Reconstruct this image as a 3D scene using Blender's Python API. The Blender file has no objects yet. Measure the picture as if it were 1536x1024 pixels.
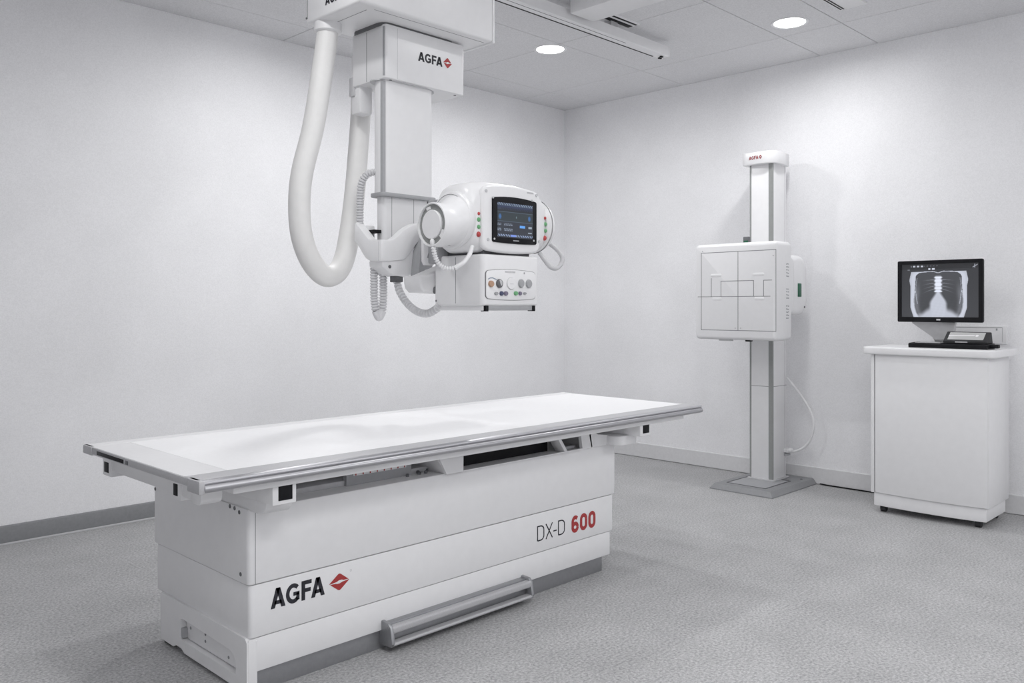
import bpy, bmesh, math, random
from mathutils import Vector, Matrix
random.seed(4)
scene = bpy.context.scene
COL = scene.collection
PI = math.pi

# ------------------------------------------------------------------ camera model (level camera at the origin, 1.14 m up)
F, CX, HY, CAMZ, TH = 1274.0, 768.0, 459.0, 1.14, math.radians(44.71)
CC, SS = math.cos(TH), math.sin(TH)

def at(px, py, x=None, y=None, z=None):
    """world point of a photo pixel on a known plane of the room"""
    a = (px - CX) / F
    d = (SS * a + CC, -CC * a + SS, -(py - HY) / F)
    t = x / d[0] if x is not None else (y / d[1] if y is not None else (z - CAMZ) / d[2])
    return Vector((t * d[0], t * d[1], CAMZ + t * d[2]))

# ------------------------------------------------------------------ materials
def lin(c):
    return tuple((v / 12.92 if v <= .04045 else ((v + .055) / 1.055) ** 2.4) for v in c)

MATS = {}
def mat(name, col, rough=.5, metal=0.0, spec=.5, noise=None, bump=None, emit=None, coat=0.0):
    """noise=(scale, amount): albedo mottling; bump=(scale, strength)"""
    m = bpy.data.materials.new(name); m.use_nodes = True
    nt = m.node_tree; b = nt.nodes['Principled BSDF']
    b.inputs['Base Color'].default_value = (*col, 1)
    b.inputs['Roughness'].default_value = rough
    b.inputs['Metallic'].default_value = metal
    b.inputs['Specular IOR Level'].default_value = spec
    b.inputs['Coat Weight'].default_value = coat
    if noise or bump:
        tc = nt.nodes.new('ShaderNodeTexCoord')
    if noise:
        n = nt.nodes.new('ShaderNodeTexNoise'); n.inputs['Scale'].default_value = noise[0]
        n.inputs['Detail'].default_value = 3
        r = nt.nodes.new('ShaderNodeMapRange')
        r.inputs['From Min'].default_value = .3; r.inputs['From Max'].default_value = .7
        r.inputs['To Min'].default_value = 1 - noise[1]; r.inputs['To Max'].default_value = 1 + noise[1]
        mx = nt.nodes.new('ShaderNodeVectorMath'); mx.operation = 'SCALE'
        mx.inputs[0].default_value = col
        nt.links.new(tc.outputs['Object'], n.inputs['Vector'])
        nt.links.new(n.outputs['Fac'], r.inputs['Value'])
        nt.links.new(r.outputs['Result'], mx.inputs['Scale'])
        nt.links.new(mx.outputs['Vector'], b.inputs['Base Color'])
    if bump:
        n2 = nt.nodes.new('ShaderNodeTexNoise'); n2.inputs['Scale'].default_value = bump[0]
        n2.inputs['Detail'].default_value = 2
        bp = nt.nodes.new('ShaderNodeBump'); bp.inputs['Strength'].default_value = bump[1]
        bp.inputs['Distance'].default_value = .002
        nt.links.new(tc.outputs['Object'], n2.inputs['Vector'])
        nt.links.new(n2.outputs['Fac'], bp.inputs['Height'])
        nt.links.new(bp.outputs['Normal'], b.inputs['Normal'])
    if emit:
        b.inputs['Emission Color'].default_value = (*emit[0], 1)
        b.inputs['Emission Strength'].default_value = emit[1]
    MATS[name] = m
    return m

def wall_mat(name, col, fine=.035, broad=.035, fs=170):
    m = mat(name, col, .85, bump=(240, .12)); nt = m.node_tree; b = nt.nodes['Principled BSDF']
    tc = nt.nodes.new('ShaderNodeTexCoord')
    out = None
    for sc, amt in ((fs, fine), (2.1, broad)):
        n = nt.nodes.new('ShaderNodeTexNoise'); n.inputs['Scale'].default_value = sc; n.inputs['Detail'].default_value = 3
        r = nt.nodes.new('ShaderNodeMapRange')
        r.inputs['From Min'].default_value = .3; r.inputs['From Max'].default_value = .7
        r.inputs['To Min'].default_value = 1 - amt; r.inputs['To Max'].default_value = 1 + amt
        nt.links.new(tc.outputs['Object'], n.inputs['Vector']); nt.links.new(n.outputs['Fac'], r.inputs['Value'])
        s = nt.nodes.new('ShaderNodeVectorMath'); s.operation = 'SCALE'
        if out is None: s.inputs[0].default_value = col
        else: nt.links.new(out, s.inputs[0])
        nt.links.new(r.outputs['Result'], s.inputs['Scale']); out = s.outputs['Vector']
    nt.links.new(out, b.inputs['Base Color'])
    return m

WALL = wall_mat('wall_paint', (.875, .875, .89), .05)
CEIL = wall_mat('ceiling_tile', (.72, .72, .735), .08, .02, 140)
GAP = mat('tile_joint', (.25, .25, .26), .8)
# speckled vinyl floor
FLOOR = mat('speckled_vinyl', (.5, .5, .5), .5, spec=.3)
def floor_nodes():
    nt = FLOOR.node_tree; b = nt.nodes['Principled BSDF']
    tc = nt.nodes.new('ShaderNodeTexCoord')
    n1 = nt.nodes.new('ShaderNodeTexNoise'); n1.inputs['Scale'].default_value = 105; n1.inputs['Detail'].default_value = 4; n1.inputs['Roughness'].default_value = .7
    n2 = nt.nodes.new('ShaderNodeTexNoise'); n2.inputs['Scale'].default_value = 4; n2.inputs['Detail'].default_value = 3
    nt.links.new(tc.outputs['Object'], n1.inputs['Vector']); nt.links.new(tc.outputs['Object'], n2.inputs['Vector'])
    r = nt.nodes.new('ShaderNodeValToRGB')
    r.color_ramp.elements[0].position = .32; r.color_ramp.elements[0].color = (.23, .23, .235, 1)
    r.color_ramp.elements[1].position = .68; r.color_ramp.elements[1].color = (.57, .57, .575, 1)
    nt.links.new(n1.outputs['Fac'], r.inputs['Fac'])
    mr = nt.nodes.new('ShaderNodeMapRange'); mr.inputs['From Min'].default_value = .3; mr.inputs['From Max'].default_value = .7
    mr.inputs['To Min'].default_value = .93; mr.inputs['To Max'].default_value = 1.07
    nt.links.new(n2.outputs['Fac'], mr.inputs['Value'])
    s = nt.nodes.new('ShaderNodeVectorMath'); s.operation = 'SCALE'
    nt.links.new(r.outputs['Color'], s.inputs[0]); nt.links.new(mr.outputs['Result'], s.inputs['Scale'])
    nt.links.new(s.outputs['Vector'], b.inputs['Base Color'])
floor_nodes()
BASE_G = mat('grey_baseboard', (.22, .225, .235), .5, noise=(90, .05))
BASE_W = mat('white_baseboard', (.72, .72, .73), .55, noise=(60, .03))
WHITE = mat('white_enamel', (.80, .80, .81), .38, noise=(25, .012))
WHITE2 = mat('white_plastic', (.82, .82, .83), .3, noise=(40, .01))
TOPW = mat('tabletop_white', (.86, .86, .87), .45, noise=(60, .012))
ENDW = mat('tabletop_end_white', (.74, .74, .75), .45, noise=(60, .012))
ALU = mat('brushed_aluminium', (.50, .50, .515), .5, .3, noise=(220, .05))
CHROME = mat('polished_rail', (.50, .50, .52), .36, 1.0, noise=(8, .02))
STEEL = mat('grey_steel', (.33, .335, .35), .35, .6, noise=(60, .04))
GREY = mat('grey_plastic', (.38, .385, .40), .5, noise=(60, .03))
LGREY = mat('light_grey_plastic', (.56, .56, .575), .5, noise=(60, .03))
DGREY = mat('dark_grey_plastic', (.13, .132, .14), .55, noise=(60, .05))
STANDG = mat('grey_base_plate', (.27, .275, .285), .5, noise=(70, .04))
STRIP = mat('grey_strip', (.30, .31, .305), .5, noise=(60, .03))
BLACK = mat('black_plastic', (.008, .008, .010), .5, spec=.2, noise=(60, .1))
INK = mat('dark_ink', (.018, .018, .026), .5, noise=(60, .05))
RED = mat('red_ink', (.38, .035, .035), .45, noise=(60, .05))
DRED = mat('dark_red_ink', (.30, .04, .045), .5, noise=(60, .05))
SEAM = mat('panel_seam', (.22, .22, .23), .7, noise=(60, .05))
RIB = mat('ribbed_plastic', (.66, .66, .675), .55, noise=(60, .02))
HOSE = mat('ivory_hose', (.79, .785, .775), .5, noise=(30, .015))
GREEN = mat('green_button', (.16, .42, .20), .4, noise=(90, .05))
DGREEN = mat('dark_green', (.015, .11, .06), .4, noise=(90, .05))
REDB = mat('red_button', (.50, .07, .07), .4, noise=(90, .05))
ORANGE = mat('orange_knob', (.48, .30, .20), .4, noise=(90, .05))
NAVY = mat('navy_button', (.07, .08, .15), .4, noise=(90, .05))
PURPLE = mat('purple_button', (.20, .18, .25), .4, noise=(90, .05))
BLUE = mat('blue_mark', (.22, .27, .36), .5, noise=(90, .05))
SILVER = mat('silver_stand', (.55, .55, .56), .3, .6, noise=(40, .03))
PALE = mat('pale_screen', (.42, .42, .42), .25, emit=((.62, .63, .63), .12), noise=(30, .02))
RUBBER = mat('black_rubber', (.03, .03, .033), .7, noise=(60, .05))
LAMP = mat('lamp_diffuser', (.9, .9, .9), .5, emit=((1, 1, 1), 9.0), noise=(5, .01))

def screen_mat(name, strength):
    m = bpy.data.materials.new(name); m.use_nodes = True
    nt = m.node_tree; b = nt.nodes['Principled BSDF']
    b.inputs['Base Color'].default_value = (.01, .01, .012, 1); b.inputs['Roughness'].default_value = .35
    a = nt.nodes.new('ShaderNodeAttribute'); a.attribute_name = 'picture'
    nt.links.new(a.outputs['Color'], b.inputs['Emission Color']); b.inputs['Emission Strength'].default_value = strength
    return m
SCREEN = screen_mat('lit_screen', 1.0)

# ------------------------------------------------------------------ mesh helpers
def merge(bm, t, M=None):
    if M is not None: bmesh.ops.transform(t, matrix=M, verts=t.verts)
    me = bpy.data.meshes.new('tmp'); t.to_mesh(me); t.free(); bm.from_mesh(me); bpy.data.meshes.remove(me)
def new(): return bmesh.new()

def add_box(bm, x0, x1, y0, y1, z0, z1, bev=0.0, seg=2, M=None):
    t = bmesh.new(); bmesh.ops.create_cube(t, size=1)
    for v in t.verts:
        v.co = Vector((x0 if v.co.x < 0 else x1, y0 if v.co.y < 0 else y1, z0 if v.co.z < 0 else z1))
    if bev: bmesh.ops.bevel(t, geom=t.edges[:], offset=bev, segments=seg, profile=.5, affect='EDGES')
    merge(bm, t, M)

def p3(axis, u, v, a):
    return Vector((a, u, v)) if axis == 'x' else (Vector((u, a, v)) if axis == 'y' else Vector((u, v, a)))

def add_prism(bm, pts, axis, a0, a1, bev=0.0, seg=2, M=None):
    t = bmesh.new()
    f = t.faces.new([t.verts.new(p3(axis, u, v, a0)) for u, v in pts])
    r = bmesh.ops.extrude_face_region(t, geom=[f])
    d = p3(axis, 0, 0, a1 - a0)
    bmesh.ops.translate(t, vec=d, verts=[e for e in r['geom'] if isinstance(e, bmesh.types.BMVert)])
    bmesh.ops.recalc_face_normals(t, faces=t.faces[:])
    if bev:
        caps = [e for e in t.edges if any(len(fc.verts) == len(pts) and len(pts) != 4 or abs(fc.normal.dot(p3(axis, 0, 0, 1))) > .9 for fc in e.link_faces)]
        bmesh.ops.bevel(t, geom=caps, offset=bev, segments=seg, profile=.5, affect='EDGES')
    merge(bm, t, M)

def add_holed(bm, outer, inner, axis, a0, a1):
    t = bmesh.new()
    for loop in (outer, inner):
        vs = [t.verts.new(p3(axis, u, v, a0)) for u, v in loop]
        for i in range(len(vs)): t.edges.new((vs[i], vs[(i + 1) % len(vs)]))
    bmesh.ops.triangle_fill(t, use_beauty=True, use_dissolve=False, edges=t.edges[:])
    fs = t.faces[:]
    r = bmesh.ops.extrude_face_region(t, geom=fs)
    bmesh.ops.translate(t, vec=p3(axis, 0, 0, a1 - a0), verts=[e for e in r['geom'] if isinstance(e, bmesh.types.BMVert)])
    bmesh.ops.recalc_face_normals(t, faces=t.faces[:])
    merge(bm, t)

def add_loft(bm, rings, cap=True, closed=True):
    t = bmesh.new(); R = [[t.verts.new(p) for p in r] for r in rings]; n = len(R[0])
    for a, b in zip(R, R[1:]):
        for i in range(n if closed else n - 1):
            j = (i + 1) % n; t.faces.new((a[i], a[j], b[j], b[i]))
    if cap: t.faces.new(R[0][::-1]); t.faces.new(R[-1])
    bmesh.ops.recalc_face_normals(t, faces=t.faces[:])
    merge(bm, t)

def rrect(u0, u1, v0, v1, r, n=5):
    r = min(r, (u1 - u0) / 2 - 1e-5, (v1 - v0) / 2 - 1e-5); out = []
    for cu, cv, a in ((u1 - r, v1 - r, 0), (u0 + r, v1 - r, 90), (u0 + r, v0 + r, 180), (u1 - r, v0 + r, 270)):
        for k in range(n + 1):
            t = math.radians(a + 90 * k / n); out.append((cu + r * math.cos(t), cv + r * math.sin(t)))
    return out

def circle(u, v, r, n=32, rv=None):
    return [(u + r * math.cos(2 * PI * k / n), v + (rv or r) * math.sin(2 * PI * k / n)) for k in range(n)]

def add_lathe(bm, prof, c, axis='x', n=40, cap=True):
    """prof: [(position along the axis, radius[, du, dv])]"""
    rings = []
    for q in prof:
        a, r = q[0], max(q[1], 1e-4); du, dv = (q[2], q[3]) if len(q) > 2 else (0, 0)
        rings.append([p3(axis, u, v, a) for u, v in circle(c[0] + du, c[1] + dv, r, n)])
    add_loft(bm, rings, cap)

def spline(pts, n=8):
    P = [Vector(p) for p in pts]; P = [2 * P[0] - P[1]] + P + [2 * P[-1] - P[-2]]; out = []
    for i in range(1, len(P) - 2):
        for k in range(n):
            t = k / n; a, b, c, d = P[i - 1:i + 3]
            out.append(.5 * ((2 * b) + (c - a) * t + (2 * a - 5 * b + 4 * c - d) * t * t + (3 * b - a - 3 * c + d) * t ** 3))
    out.append(P[-2]); return out

def resample(P, step):
    out = [P[0]]; acc = 0.0
    for a, b in zip(P, P[1:]):
        L = (b - a).length
        if L < 1e-9: continue
        s = step - acc
        while s <= L:
            out.append(a.lerp(b, s / L)); s += step
        acc = (acc + L) % step
    if (out[-1] - P[-1]).length > step * .3: out.append(P[-1])
    return out

def add_tube(bm, pts, r, seg=14, smooth=True, rib=None, rfun=None, n=10):
    """rib=(pitch, depth): corrugated hose"""
    P = spline(pts, n) if smooth else [Vector(p) for p in pts]
    if rib: P = resample(P, rib[0] / 3)
    rings = []; up = None; tot = len(P) - 1
    for i, p in enumerate(P):
        t = (P[min(i + 1, tot)] - P[max(i - 1, 0)]).normalized()
        if up is None: up = t.orthogonal().normalized()
        up = (up - t * up.dot(t)).normalized(); w = t.cross(up)
        rr = r * (rfun(i / tot) if rfun else 1)
        if rib and i % 3 == 0: rr -= rib[1]
        rings.append([p + rr * (math.cos(2 * PI * k / seg) * up + math.sin(2 * PI * k / seg) * w) for k in range(seg)])
    add_loft(bm, rings)

def add_ball(bm, c, rx, ry, rz, n=16):
    t = bmesh.new(); bmesh.ops.create_uvsphere(t, u_segments=n, v_segments=max(8, n // 2), radius=1)
    for v in t.verts: v.co = Vector((c[0] + v.co.x * rx, c[1] + v.co.y * ry, c[2] + v.co.z * rz))
    merge(bm, t)

def world_loc(o):
    v = Vector((0, 0, 0))
    while o is not None: v += o.location; o = o.parent
    return v

def obj(name, bm, m, parent=None, smooth=True, ang=35):
    me = bpy.data.meshes.new(name); off = world_loc(parent) if parent else Vector((0, 0, 0))
    if off.length: bmesh.ops.translate(bm, vec=-off, verts=bm.verts)
    bm.to_mesh(me); bm.free(); me.materials.append(m)
    if smooth:
        me.polygons.foreach_set('use_smooth', [True] * len(me.polygons))
        me.set_sharp_from_angle(angle=math.radians(ang))
    o = bpy.data.objects.new(name, me); COL.objects.link(o); o.parent = parent
    return o

def thing(name, label, cat, loc=(0, 0, 0), group=None):
    o = bpy.data.objects.new(name, None); COL.objects.link(o); o.location = loc
    o.empty_display_size = .1
    o['label'] = label; o['category'] = cat
    if group: o['group'] = group
    return o
def tag(o, label, cat, group=None):
    o['label'] = label; o['category'] = cat
    if group: o['group'] = group
    return o
def struct(name, bm, m, label=None):
    o = obj(name, bm, m); o['kind'] = 'structure'
    if label: o['label'] = label; o['category'] = name.split('_')[0]
    return o
def lab(o, text): o['label'] = text; return o

def quick_box(name, m, parent, *a, **k):
    bm = new(); add_box(bm, *a, **k); return obj(name, bm, m, parent)

# flat shapes on a surface: fr(u, v) -> world point
def add_poly(bm, fr, pts):
    bm.faces.new([bm.verts.new(fr(u, v)) for u, v in pts])

def add_stroke(bm, fr, pts, w):
    """polyline with mitred joints as quads"""
    P = [Vector(p) for p in pts]; L = []; R = []
    for i, p in enumerate(P):
        d0 = (p - P[i - 1]).normalized() if i else None
        d1 = (P[i + 1] - p).normalized() if i < len(P) - 1 else None
        if d0 is None: d0 = d1
        if d1 is None: d1 = d0
        n0 = Vector((-d0.y, d0.x)); n1 = Vector((-d1.y, d1.x)); n = (n0 + n1).normalized()
        k = w / 2 / max(.35, n.dot(n0)); L.append(p + n * k); R.append(p - n * k)
    for i in range(len(P) - 1):
        add_poly(bm, fr, [L[i], R[i], R[i + 1], L[i + 1]])

def arc(cx, cy, rx, ry, a0, a1, n=16):
    return [(cx + rx * math.cos(math.radians(a0 + (a1 - a0) * k / n)), cy + ry * math.sin(math.radians(a0 + (a1 - a0) * k / n))) for k in range(n + 1)]

def word_bold(bm, fr0):
    """the four capitals of the maker's mark, heavy grotesque, height 1; returns the width"""
    def sh(dx): return lambda u, v: fr0(u + dx, v)
    def A(fr):
        add_poly(bm, fr, [(0, 0), (.25, 0), (.57, 1), (.31, 1)]); add_poly(bm, fr, [(.31, 1), (.57, 1), (.88, 0), (.63, 0)])
        add_poly(bm, fr, [(.2, .18), (.68, .18), (.62, .37), (.26, .37)])
    A(sh(0))
    g = sh(.90)
    add_stroke(bm, g, arc(.46, .5, .345, .40, 42, 318, 26), .215)
    add_poly(bm, g, [(.46, .37), (.84, .37), (.84, .56), (.46, .56)]); add_poly(bm, g, [(.64, .12), (.84, .12), (.84, .5), (.64, .5)])
    f = sh(1.86)
    add_poly(bm, f, [(0, 0), (.23, 0), (.23, 1), (0, 1)]); add_poly(bm, f, [(.2, .79), (.64, .79), (.64, 1), (.2, 1)]); add_poly(bm, f, [(.2, .40), (.58, .40), (.58, .60), (.2, .60)])
    A(sh(2.46))
    return 3.34

def rhomb(red, white, fr, w=1.0, h=.95):
    a, b = w / 2, h / 2
    add_poly(red, fr, [(-a, -.01), (-.07 * w, -b * .93), (0, -b), (.07 * w, -b * .93), (a, -.01), (a, .01), (.07 * w, b * .93), (0, b), (-.07 * w, b * .93), (-a, .01)])
    add_poly(white, fr, [(-.49 * w, -.045), (-.2 * w, -.045), (-.12 * w, -.085), (.02 * w, -.085), (.14 * w, -.03), (.49 * w, .02), (.49 * w, .045), (.2 * w, .045), (.12 * w, .095), (-.02 * w, .095), (-.14 * w, .03), (-.49 * w, -.02)])

def picture(name, parent, fr, nu, nv, fun, m=SCREEN):
    """a flat screen whose lit picture is computed point by point; fun(u, v) -> srgb"""
    bm = new(); off = world_loc(parent)
    vs = [[bm.verts.new(fr(i / nu, j / nv) - off) for i in range(nu + 1)] for j in range(nv + 1)]
    for j in range(nv):
        for i in range(nu): bm.faces.new((vs[j][i], vs[j][i + 1], vs[j + 1][i + 1], vs[j + 1][i]))
    me = bpy.data.meshes.new(name); bm.to_mesh(me); bm.free(); me.materials.append(m)
    a = me.color_attributes.new('picture', 'FLOAT_COLOR', 'POINT'); c = []
    for j in range(nv + 1):
        for i in range(nu + 1): c.extend((*lin(fun(i / nu, j / nv)), 1))
    a.data.foreach_set('color', c)
    o = bpy.data.objects.new(name, me); COL.objects.link(o); o.parent = parent
    return o

# ------------------------------------------------------------------ the room
X0, X1, Y0, Y1, H = -1.7, 5.25, -1.9, 4.59, 2.74
T = .12
bm = new(); add_box(bm, X0 - T, X1 + T, Y0 - T, Y1 + T, -.1, 0); struct('floor', bm, FLOOR)
bm = new(); add_box(bm, X0 - T, X1 + T, Y1, Y1 + T, 0, H + .1); struct('wall_left', bm, WALL)
bm = new(); add_box(bm, X1, X1 + T, Y0 - T, Y1, 0, H + .1); struct('wall_right', bm, WALL)
bm = new(); add_box(bm, X0 - T, X0, Y0, Y1, 0, H + .1); struct('wall_back', bm, WALL)
bm = new(); add_box(bm, X0 - T, X1, Y0 - T, Y0, 0, H + .1); struct('wall_front', bm, WALL)
# tiled ceiling: each tile a bevelled slab, dark joints between
xs = [X0, -.99, .23, 1.45, 2.67, 3.89, 4.725, X1]; ys = [Y0, -.39, .83, 2.055, 2.42, 3.44, 4.275, Y1]
bm = new(); g = .0022
for i in range(len(xs) - 1):
    for j in range(len(ys) - 1):
        add_box(bm, xs[i] + g, xs[i + 1] - g, ys[j] + g, ys[j + 1] - g, H, H + .03, .002, 1)
struct('ceiling', bm, CEIL)
bm = new(); add_box(bm, X0, X1, Y0, Y1, H + .012, H + .1); struct('trim_1', bm, GAP)
# baseboards
bm = new(); add_prism(bm, [(Y1, 0), (Y1 - .016, 0), (Y1 - .016, .082), (Y1 - .010, .090), (Y1, .090)], 'x', X0, X1 - .02, .001)
struct('baseboard_left', bm, BASE_G)
bm = new(); add_box(bm, X0, X1 - .02, Y1 - .024, Y1 - .0165, 0, .010, .002); struct('trim_2', bm, LGREY)
bm = new(); add_prism(bm, [(X1, .004), (X1 - .010, .004), (X1 - .010, .104), (X1 - .006, .108), (X1, .108)], 'y', Y0, Y1, .001)
struct('baseboard_right', bm, BASE_W)

# ------------------------------------------------------------------ ceiling things
def downlight(x, y, label, group='round ceiling downlights', r=.083):
    t = thing('downlight', label, 'ceiling light', (x, y, H), group)
    bm = new(); rings = []
    for z, rr in ((H + .03, r + .002), (H - .001, r + .003), (H - .004, r + .008), (H - .004, r + .018), (H - .001, r + .021), (H + .004, r + .021)):
        rings.append([Vector((x + rr * math.cos(2 * PI * k / 48), y + rr * math.sin(2 * PI * k / 48), z)) for k in range(48)])
    add_loft(bm, rings, cap=False); obj('trim_ring', bm, WHITE, t)
    bm = new(); add_lathe(bm, [(H - .002, r * .5), (H - .001, r + .002), (H + .003, r + .002)], (x, y), 'z', 40); lab(obj('diffuser', bm, LAMP, t), 'glowing white diffuser')
    return t
DL = [(3.93, 3.555), (4.512, 2.26)]
downlight(*DL[0], 'round lit ceiling downlight beside the hanging rail, left of the two')
downlight(*DL[1], 'round lit ceiling downlight above the wall stand, right of the two')

t = thing('ceiling_rail', 'long white rail hanging under the ceiling behind the ceiling carriage', 'rail', (2.9, 2.96, H))
RX0, RX1 = -.6, 4.30
bm = new(); add_prism(bm, [(2.925, 2.645), (2.931, 2.64), (2.989, 2.64), (2.995, 2.645), (2.995, 2.70), (2.925, 2.70)], 'x', RX0, RX1); obj('rail_body', bm, WHITE, t)
quick_box('rail_slot', BLACK, t, RX0, RX1 - .08, 2.984, 2.992, 2.6385, 2.641)
quick_box('rail_slot', SEAM, t, RX0, RX1 - .40, 2.945, 2.948, 2.6388, 2.641)
bm = new(); add_box(bm, RX1, RX1 + .006, 2.923, 2.997, 2.638, 2.702, .002); e = obj('end_cap', bm, WHITE2, t)
for a, b in ((2.944, .0), (2.97, .02)):
    bm = new(); add_box(bm, RX1 - .055 + b, RX1 - .03 + b, a, a + .014, 2.634, 2.641, .002); obj('stop_bolt', bm, BLACK, t)
for x in (.3, 1.5, 2.7, 3.75):
    bm = new(); add_box(bm, x, x + .06, 2.935, 2.985, 2.70, H, .002); obj('hanger', bm, LGREY, t)

bm = new(); add_box(bm, 3.36, 3.55, -.6, 2.90, 2.665, H - .002, .004); tag(obj('ceiling_beam', bm, WHITE), 'pale boxed beam across the ceiling at the top edge, meeting the rail', 'beam')

def vent(name_loc, x0, x1, y0, y1, label, slots):
    t = thing('ceiling_vent', label, 'vent', (x0, y0, H), 'slot vents in the ceiling')
    bm = new(); add_box(bm, x0, x1, y0, y1, H - .008, H + .003, .003); obj('frame', bm, WHITE, t)
    for a, b in slots:
        bm = new(); add_box(bm, x0 + .012, x1 - .012, a, b, H - .0095, H - .003, .001); obj('slot', bm, BLACK, t)
vent(0, 3.585, 3.93, 2.868, 2.965, 'dark slotted air vent in the ceiling right beside the hanging rail', ((2.878, 2.892), (2.912, 2.945)))
vent(0, 4.10, 4.50, 1.82, 1.965, 'slotted air vent in the ceiling at the top edge beyond the right downlight', ((1.935, 1.943), (1.950, 1.958)))

# ------------------------------------------------------------------ radiography table
t = TB = thing('examination_table', 'long white radiography table with floating white top and chrome front rail', 'x-ray table', (2.08, 2.60, 0))
BX0, BX1, BY0, BY1 = 1.214, 2.945, 2.28, 2.945
# plinth, panels
quick_box('toe_kick', STEEL, t, 1.235, 2.877, 2.302, 2.86, 0.0, .085, bev=.002)
def base_panel(name, x0, x1, y0, y1, z0, z1, r=.014):
    bm = new(); add_prism(bm, rrect(x0, x1, y0, y1, r, 5), 'z', z0, z1, .003); return obj(name, bm, WHITE, t)
base_panel('lower_panel', 1.238, 2.916, 2.2875, 2.875, .066, .166, .006)
base_panel('middle_panel', 1.220, 2.934, 2.2838, 2.935, .1685, .323)
base_panel('upper_panel', BX0, BX1, BY0, BY1, .3265, .548)
quick_box('inner_frame', DGREY, t, 1.25, 2.90, 2.30, 2.86, .075, .53)
# left end cover with its recess
zt, zb = .170, .012
outer = [(2.2845, zb + .01), (2.30, zb), (2.70, zb), (2.72, .022), (2.76, .022), (2.78, zb), (2.875, zb), (2.882, zb + .01), (2.882, zt - .01), (2.874, zt), (2.296, zt), (2.2845, zt - .012)]
inner = [(2.352, .05), (2.70, .05), (2.725, .052), (2.725, .118), (2.70, .121), (2.42, .114)] + arc(2.40, .074, .05, .04, 80, 175, 8)
bm = new(); add_holed(bm, outer, inner, 'x', 1.212, 1.245); e = obj('end_cover', bm, WHITE, t)
bm = new(); add_prism(bm, [(u + (2.54 - u) * .022, v + (.083 - v) * .085) for u, v in inner], 'x', 1.230, 1.246, .001); obj('recess_plate', bm, WHITE, e)
bm = new(); add_box(bm, 1.2385, 1.247, 2.33, 2.74, .03, .14); obj('recess_back', bm, GREY, e)
for y, z in ((2.69, .092), (2.585, .10), (2.585, .078), (2.43, .072)):
    bm = new(); add_lathe(bm, [(1.2288, .0048), (1.232, .0048)], (y, z), 'x', 12); obj('screw', bm, STEEL, e)
bm = new(); add_box(bm, 1.2135, 1.24, 2.712, 2.728, .055, .088, .003); obj('latch', bm, GREY, e)
bm = new(); add_prism(bm, rrect(1.22, 1.30, 2.80, 2.885, .02), 'z', 0, .014, .002); lab(obj('foot_pad', bm, RUBBER, t), 'black rubber foot pad')
bm = new(); add_box(bm, 1.217, 1.24, 2.2835, 2.2875, .02, .166, .001); obj('corner_strip', bm, WHITE, t)
for px, py in ((345, 759), (352, 762), (359, 768), (233, 733), (361, 861)):
    p = at(px, py, x=BX0); bm = new(); add_lathe(bm, [(BX0 - .0012, .0062), (BX0 + .002, .0062)], (p.y, p.z), 'x', 14); obj('screw', bm, DGREY, t)
# corner seam on the front face
bm = new(); add_box(bm, BX0 + .022, BX0 + .0235, BY0 - .0006, BY0 + .002, .328, .545); obj('corner_seam', bm, SEAM, t)
# foot bar
e = quick_box('foot_bar', STEEL, t, 1.705, 2.366, 2.262, 2.300, .026, .092, bev=.004)
for x in (1.695, 2.360):
    bm = new(); add_prism(bm, [(2.300, .018), (2.236, .022), (2.228, .034), (2.238, .085), (2.25, .097), (2.300, .100)], 'x', x, x + .014, .003); s = obj('end_bracket', bm, STEEL, e)
    bm = new(); add_lathe(bm, [(x - .0012, .006), (x + .003, .006)], (2.252, .082), 'x', 14); obj('bolt', bm, CHROME, s)
bm = new(); add_prism(bm, rrect(2.236, 2.264, .062, .088, .008), 'x', 1.705, 2.366); lab(obj('upper_bar', bm, ALU, e), 'bright brushed bar')
bm = new(); add_prism(bm, rrect(2.230, 2.262, .024, .036, .006), 'x', 1.705, 2.366); obj('lower_bar', bm, ALU, e)
# lettering on the middle panel
YF = 2.2838 - .0006
def fr_front(x, z, s, sx=1.0): return lambda u, v: Vector((x + u * s * sx, YF, z + v * s))
def lettering(name, m, parent, build, up=None):
    bm = new(); build(bm); bmesh.ops.recalc_face_normals(bm, faces=bm.faces[:]); return obj(name, bm, m, parent, smooth=False)
s = .0595
e = lettering('lettering', INK, t, lambda b: word_bold(b, fr_front(1.288, .2395, s, .94)))
lab(e, 'heavy black four-letter maker name')
red, wh = new(), new(); rhomb(red, wh, lambda u, v: Vector((1.5285 + u * .074, YF, .2665 + v * .056)))
e = obj('emblem', red, RED, t, smooth=False); lab(e, 'red diamond emblem with white wing')
bmesh.ops.translate(wh, vec=(0, -.0005, 0), verts=wh.verts); obj('emblem_wing', wh, WHITE, e, smooth=False)
bm = new(); add_stroke(bm, fr_front(1.572, .2935, .006), arc(0, 0, .5, .5, 0, 360, 14), .22); obj('registered_mark', bm, LGREY, t, smooth=False)
def dxd(b):
    fr = fr_front(2.450, .2125, .0605, 1.06); w = .085
    def D(dx): add_stroke(b, lambda u, v: fr(u + dx, v), [(0, .035), (0, .965)] + arc(.25, .70, .32, .265, 90, 0, 8) + arc(.25, .30, .32, .265, 0, -90, 8) + [(0, .035)], w)
    D(0)
    add_stroke(b, fr, [(.76, 0), (1.36, 1)], w); add_stroke(b, fr, [(.76, 1), (1.36, 0)], w)
    add_stroke(b, fr, [(1.44, .40), (1.76, .40)], w)
    D(1.93)
lab(lettering('lettering', INK, t, dxd), 'thin black letters and dash')
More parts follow.
